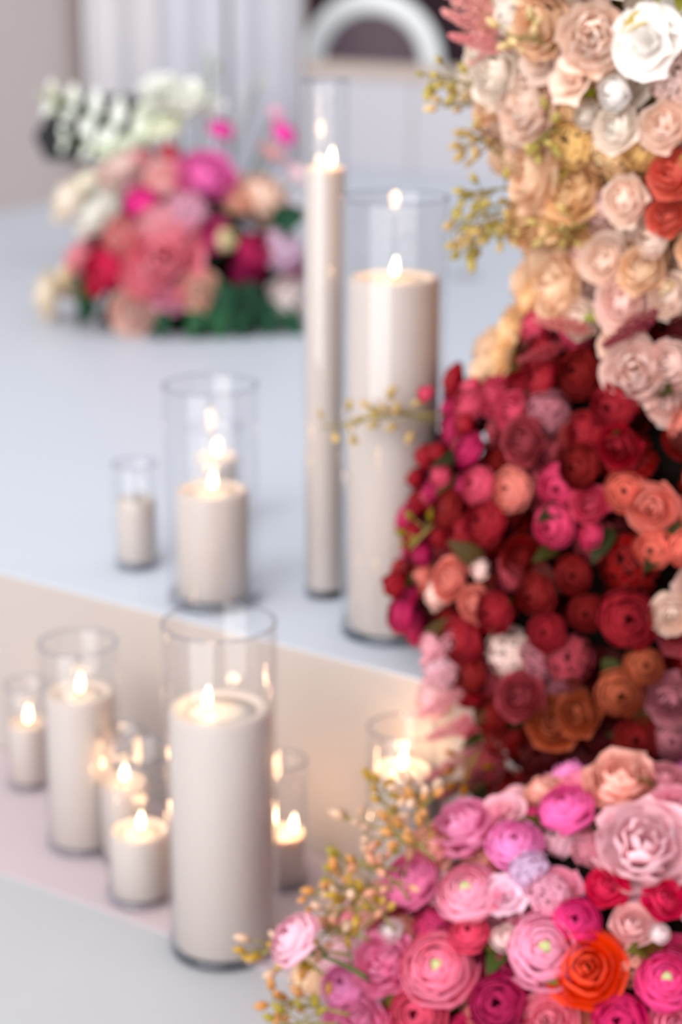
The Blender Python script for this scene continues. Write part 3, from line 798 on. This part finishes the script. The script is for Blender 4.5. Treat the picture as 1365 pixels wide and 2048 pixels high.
def ell_core(root, c, r, k, mat):
    R = random.Random(8); vs, fs = [], []; n, seg = 12, 36
    for i in range(n):
        th = PI / 2 * i / n
        for j in range(seg):
            a = 2 * PI * j / seg; e = k * R.uniform(0.96, 1.04)
            vs.append(Vector((c.x + r.x * e * math.cos(th) * math.cos(a), c.y + r.y * e * math.cos(th) * math.sin(a), c.z + 0.001 + r.z * e * math.sin(th))) - root.location)
    vs.append(c + Vector((0, 0, r.z * k)) - root.location)
    for i in range(n - 1):
        for j in range(seg):
            q = (j + 1) % seg; fs.append((i * seg + j, i * seg + q, (i + 1) * seg + q, (i + 1) * seg + j))
    for j in range(seg): fs.append(((n - 1) * seg + j, (n - 1) * seg + (j + 1) % seg, len(vs) - 1))
    fs.append(tuple(reversed(range(seg))))
    return mesh_obj('foliage_core', me_from('foliage_core', vs, fs), MATS[mat], root)
ell_core(pinkroot, PC, PR, 0.84, 'core_shade')
pl2 = []
PINK = [  # px, py, width px, kind, colour, button
    (592, 1880, 125, 'ranunculus', '#eebccb', 0), (820, 1765, 125, 'ranunculus', '#ea7fb0', 0), (1132, 1622, 125, 'ranunculus', '#ec62ab', 0), (930, 1660, 150, 'peony', '#ec95bd', 0), (1030, 1690, 120, 'ranunculus', '#e583bd', 0),
    (940, 1790, 150, 'ranunculus', '#ee9bb4', 1), (1090, 1900, 170, 'ranunculus', '#ef9dbb', 1), (1175, 1938, 165, 'rose', '#f0562a', 0), (1245, 1570, 160, 'peony', '#edb3a4', 0), (1290, 1700, 210, 'peony', '#f9ccd4', 0),
    (1335, 1965, 140, 'ranunculus', '#e94c8c', 1), (880, 1940, 165, 'ranunculus', '#ec7d9c', 1), (770, 1930, 130, 'peony', '#ec88b2', 0), (690, 1975, 110, 'ranunculus', '#e58fc0', 0), (785, 1865, 70, 'rosebud', '#f1e2e2', 0),
    (870, 1690, 110, 'rose', '#f0b9a8', 0), (1010, 1790, 90, 'open_bloom', '#ecc3d3', 0), (1060, 1740, 90, 'hydrangea', '#c7a8c4', 0), (1215, 1775, 90, 'rose', '#e0285e', 0), (1330, 1800, 90, 'rose', '#d7325c', 0), (1010, 1880, 80, 'rosebud', '#efd3cf', 0), (1150, 1845, 110, 'ranunculus', '#e33f86', 0),
    (1100, 1790, 100, 'hydrangea', '#d493a8', 0), (940, 1870, 90, 'ranunculus', '#e0506e', 0), (1000, 2010, 130, 'ranunculus', '#c92268', 0), (840, 2030, 130, 'ranunculus', '#dd5a76', 0), (710, 2050, 130, 'peony', '#eb93bb', 0), (1240, 2045, 120, 'ranunculus', '#dd2a78', 0),
    (1265, 1850, 90, 'rose', '#e6b4b4', 0), (1350, 1620, 110, 'rose', '#e59db0', 0), (1330, 1560, 90, 'rose', '#c9808c', 0), (1100, 2040, 120, 'rose', '#e9869b', 0), (1350, 2050, 110, 'rose', '#e77ea0', 0), (1320, 1870, 60, 'rosebud', '#eedcdc', 0), (620, 2040, 90, 'hydrangea', '#e6c29c', 0), (1010, 1620, 80, 'open_bloom', '#e6a9b6', 0), (1180, 1700, 80, 'hydrangea', '#b9707e', 0)]
for px, py, w, kind, c, bt in PINK:
    p = ell_hit(px, py, PC, PR); n = ell_nrm(p, PC, PR)
    if px < 600: p = on_y(px, py, 1.405)
    if p.z < 0.03: p.z = 0.03
    n = (n * 0.7 + (CAM - p).normalized() * 0.5 + UP * 0.25 + Vector((rnd.uniform(-.2, .2), rnd.uniform(-.2, .2), rnd.uniform(-.1, .2)))).normalized()
    s = 0.5 * w * depth_of(p) / FPX
    put(pinkroot, kind, p, n, s, c, button=bool(bt), label='orange bloom' if c == '#f0562a' else None); pl2.append((p, s))
PCOL = ['#ec88b2', '#ee9bb4', '#e583bd', '#f0b3be', '#ec7d9c', '#e0457f', '#f0c3cd', '#edb3a4', '#d8638a']
for k in range(1500):
    th = rnd.uniform(0.05, 1.45); a = rnd.uniform(-PI, 0.25 * PI) if rnd.random() < 0.9 else rnd.uniform(-PI, PI)
    p = PC + Vector((PR.x * math.cos(th) * math.cos(a), PR.y * math.cos(th) * math.sin(a), PR.z * math.sin(th)))
    if p.z < 0.025 or math.hypot(p.x - axis(p.z).x, p.y - CY) < CR + 0.01: continue
    kind = rnd.choice(['ranunculus', 'ranunculus', 'rose', 'peony', 'hydrangea']); s = rnd.uniform(0.018, 0.026)
    p = p - ell_nrm(p, PC, PR) * 0.012
    if any((p - q).length < 0.78 * (s + t) for q, t in pl2): continue
    n = (ell_nrm(p, PC, PR) + Vector((rnd.uniform(-.25, .25), rnd.uniform(-.25, .25), rnd.uniform(-.1, .3)))).normalized()
    put(pinkroot, kind, p, n, s, rnd.choice(PCOL), button=(kind == 'ranunculus' and rnd.random() < 0.35)); pl2.append((p, s))
deep = []
for k in range(1500):
    th = rnd.uniform(0.08, 1.45); a = rnd.uniform(-PI, 0.2 * PI)
    p = PC + Vector((PR.x * math.cos(th) * math.cos(a), PR.y * math.cos(th) * math.sin(a), PR.z * math.sin(th))) * 0.90
    if p.z < 0.02 or math.hypot(p.x - axis(p.z).x, p.y - CY) < CR: continue
    s = rnd.uniform(0.018, 0.024)
    if any((p - q).length < 0.8 * (s + t) for q, t in deep): continue
    put(pinkroot, rnd.choice(['hydrangea', 'rose', 'open_bloom']), p, ell_nrm(p, PC, PR), s, rnd.choice(['#e98aa6', '#d8507c', '#efb6c4', '#c23a66', '#e7a08e'])); deep.append((p, s))
for k in range(90):
    th = rnd.uniform(0.1, 1.4); a = rnd.uniform(-PI, 0.2 * PI)
    p = PC + Vector((PR.x * math.cos(th) * math.cos(a), PR.y * math.cos(th) * math.sin(a), PR.z * math.sin(th))) * 0.9
    if p.z < 0.03: continue
    n = ell_nrm(p, PC, PR)
    put_leaf(pinkroot, p, n + Vector((rnd.gauss(0, .6), rnd.gauss(0, .6), rnd.gauss(0, .6))), n + UP * .3, rnd.uniform(0.03, 0.045), rnd.choice(['#5a5a1e', '#6d6524', '#3d4a1a', '#7a5a2a']))
ORG = ['#e6bd84', '#dfa368', '#c9a24e', '#edcbb0', '#e6a98c', '#b8a650']
for px, py, tx, ty, y0, y1, n in [(850, 1700, 745, 1570, 1.50, 1.53, 13), (860, 1680, 815, 1575, 1.48, 1.50, 13), (830, 1700, 690, 1640, 1.50, 1.54, 13), (800, 1740, 660, 1745, 1.48, 1.50, 14), (790, 1780, 625, 1790, 1.47, 1.48, 14), (760, 1830, 650, 1830, 1.45, 1.45, 13), (740, 1880, 640, 1870, 1.44, 1.44, 12),
                                  (700, 1910, 505, 1905, 1.43, 1.44, 12), (650, 1950, 515, 1880, 1.43, 1.45, 9), (700, 2030, 545, 2010, 1.41, 1.42, 14), (680, 2050, 560, 2050, 1.40, 1.40, 12), (860, 1660, 850, 1600, 1.48, 1.49, 9), (870, 1720, 780, 1660, 1.46, 1.47, 12), (820, 1800, 720, 1720, 1.45, 1.46, 12), (790, 1860, 690, 1780, 1.44, 1.45, 12)]:
    a = on_y(px, py, y0); b = on_y(tx, ty, y1); b.z = max(b.z, 0.012); a.z = max(a.z, 0.02)
    sprig(pinkroot, a, b, n, ORG, bud=0.0058, spread=0.022)
# stalks that carry the lone pale bloom back to the mound
sprig(pinkroot, on_y(740, 1960, 1.43), on_y(598, 1900, 1.415), 3, ORG, stem='stem_green', stem_r=0.0016)

# ------------------------------------------------------------------ mixed arrangement on the platform behind
BF = on_z(385, 650, ZP)
BC, BR = Vector((BF.x, BF.y + 0.04, ZP)), Vector((0.225, 0.15, 0.27))
back = empty('mixed_arrangement', BC)
tag(back, 'mixed arrangement of white, blush and magenta flowers standing on the white platform', 'floral arrangement')
ell_core(back, BC, BR, 0.72, 'core_shade')
BACK = [  # px, py, width, kind, colour, forward offset from the mound
    (355, 195, 130, 'open_bloom', '#efeee6'), (320, 170, 80, 'open_bloom', '#f2f2ec'), (400, 215, 90, 'open_bloom', '#f0f0ea'), (330, 255, 90, 'peony', '#e6e8d2'), (285, 275, 80, 'open_bloom', '#e3e8da'),
    (442, 262, 58, 'ranunculus', '#ee5fb4'), (566, 268, 58, 'ranunculus', '#ee58b2'), (550, 230, 44, 'rosebud', '#edb6cb'), (545, 305, 60, 'open_bloom', '#e8c3c3'),
    (240, 330, 100, 'rose', '#ecd4cc'), (275, 315, 70, 'rose', '#e8a9ae'), (340, 310, 56, 'rosebud', '#d85a68'), (335, 362, 90, 'rose', '#ecc0bd'), (255, 365, 60, 'open_bloom', '#dfe0d2'),
    (410, 355, 120, 'peony', '#f47ac4'), (282, 402, 70, 'ranunculus', '#ee4aa2'), (145, 400, 100, 'peony', '#f3e8d8'), (200, 425, 110, 'peony', '#f0ede4'), (170, 370, 70, 'rose', '#f0ead9'), (530, 395, 110, 'rose', '#f0d2bf'), (480, 400, 60, 'rose', '#e3b49c'),
    (375, 425, 90, 'hydrangea', '#d79bb0'), (320, 455, 100, 'hydrangea', '#d9909a'), (245, 475, 90, 'hydrangea', '#c4706f'), (330, 520, 150, 'peony', '#e68b9b'), (370, 480, 90, 'rose', '#e4899a'), (290, 550, 100, 'rose', '#e58d98'), (340, 585, 80, 'rose', '#e0a2b8'),
    (212, 535, 90, 'ranunculus', '#dc2a5e'), (195, 575, 64, 'rosebud', '#cc2450'), (425, 470, 70, 'rose', '#cc2f82'), (449, 478, 66, 'rosebud', '#f1e8b8'), (510, 500, 80, 'ranunculus', '#c62a64'), (492, 545, 60, 'rose', '#b8186a'), (560, 500, 90, 'hydrangea', '#d3b1c6'), (590, 530, 60, 'rose', '#b06e88'),
    (100, 590, 90, 'peony', '#f0e2cc'), (130, 555, 60, 'open_bloom', '#e8dcc0'), (262, 622, 92, 'rose', '#efcfc4'), (400, 580, 84, 'rose', '#e8c2ae'), (578, 600, 90, 'rose', '#f1e3e0'), (440, 345, 50, 'rose', '#c23a72'), (585, 420, 70, 'open_bloom', '#e8dfe4'), (220, 300, 60, 'open_bloom', '#dfe6d4'), (300, 220, 60, 'open_bloom', '#e9ecdf'), (600, 350, 60, 'rose', '#e7cfd4')]
for px, py, w, kind, c in BACK:
    p = ell_hit(px, py, BC, BR)
    s = 0.5 * w * depth_of(p) / FPX
    if p.z < ZP + s * 0.6: p.z = ZP + s * 0.6
    n = (ell_nrm(p, BC, BR) + (CAM - p).normalized() * 0.4 + Vector((rnd.uniform(-.2, .2), rnd.uniform(-.2, .2), rnd.uniform(-.1, .3)))).normalized()
    put(back, kind, p, n, s * 1.05, c)
    if py < 320 or px < 160 or px > 530:      # stalk down into the mound
        q = BC + (p - BC) * 0.45; vs, fs = [], []
        tube_geo(vs, fs, [Vector(v) for v in bez(q - BC, (q + p) / 2 - BC + Vector((0, 0.01, 0.01)), p - BC - n * s * 0.3, 6)], [0.0022] * 6, 6)
        mesh_obj('stalk', me_from('stalk', vs, fs), MATS['stem_green'], back)
for k in range(60):                            # far side and gaps
    th = rnd.uniform(0.1, 1.4); a = rnd.uniform(0, PI)
    p = BC + Vector((BR.x * math.cos(th) * math.cos(a), BR.y * math.cos(th) * math.sin(a), BR.z * math.sin(th))) * 0.95
    put(back, rnd.choice(['rose', 'peony', 'hydrangea']), p, ell_nrm(p, BC, BR), rnd.uniform(0.028, 0.036), rnd.choice(['#e9bfa4', '#efcfc4', '#e58d98', '#efeee6', '#d79bb0']))
for k in range(80):
    th = rnd.uniform(0.02, 1.3); a = rnd.uniform(-PI, 0.1)
    p = BC + Vector((BR.x * math.cos(th) * math.cos(a), BR.y * math.cos(th) * math.sin(a), BR.z * math.sin(th))) * 0.82
    n = ell_nrm(p, BC, BR)
    put_leaf(back, p, n + Vector((rnd.gauss(0, .5), rnd.gauss(0, .4), rnd.gauss(0, .4))), n + UP * .4, rnd.uniform(0.04, 0.06), rnd.choice(['#1f3a26', '#27452f', '#3c5a36', '#16291c']))
for px, py, tx, ty in [(430, 600, 440, 670), (470, 600, 490, 668), (520, 590, 540, 660), (400, 620, 380, 665), (480, 560, 520, 620), (440, 560, 450, 630), (550, 610, 600, 660), (330, 620, 320, 665), (190, 600, 160, 640), (500, 610, 450, 655), (160, 590, 175, 625), (540, 440, 600, 420), (545, 470, 590, 435)]:
    a = ell_hit(px, py, BC, BR); b = on_y(tx, ty, a.y - 0.03); b.z = max(b.z, ZP + 0.01)
    put_leaf(back, a, b - a, (CAM - a).normalized() + UP * .5, (b - a).length * 1.15, rnd.choice(['#1c3b2a', '#234a34', '#2f5a3c']))
# white fern-like frond over the black box: leaflets each a part of the frond
def frond(px, py, tx, ty, n, colr, wpx, slim=0.55):
    a = ell_hit(px, py, BC, BR); b = on_y(tx, ty, a.y)
    pts = bez(a, (a + b) / 2 + Vector((0, 0, 0.02)), b, 12); vs, fs = [], []
    tube_geo(vs, fs, [p - BC for p in pts], [0.002] * 12, 6)
    so = mesh_obj('frond', me_from('frond', vs, fs), MATS['stem_green'], back)
    k = depth_of(a) / FPX
    for i in range(n):
        t = 0.12 + 0.86 * i / (n - 1); j = min(10, int(t * 11)); p = pts[j].lerp(pts[j + 1], t * 11 - j)
        ax = (pts[j + 1] - pts[j]).normalized(); sd = ax.cross(Vector((0, -1, 0))).normalized()
        for s in (-1, 1):
            o = put_leaf(so, p - BC + so.location, ax * 0.5 + sd * s, Vector((0, -1, 0.3)), wpx * k * (1.0 - 0.45 * t), colr)
            o.name = 'leaflet'; o.scale.x *= slim
frond(300, 300, 105, 200, 5, '#f4f6ea', 74, 0.85)
frond(250, 330, 130, 280, 3, '#eef2e4', 52, 0.8)
for px, py, tx, ty, c in [(420, 260, 415, 110, '#dfe2d8'), (400, 250, 440, 130, '#d8ddd0'), (470, 300, 520, 150, '#dfe0da'), (130, 240, 95, 190, '#e6e6c4')]:
    a = ell_hit(px, py, BC, BR); b = on_y(tx, ty, a.y)
    sprig(back, a, b, 12, [c], bud=0.006, spread=0.02, stem='stem_green', stem_r=0.0012)
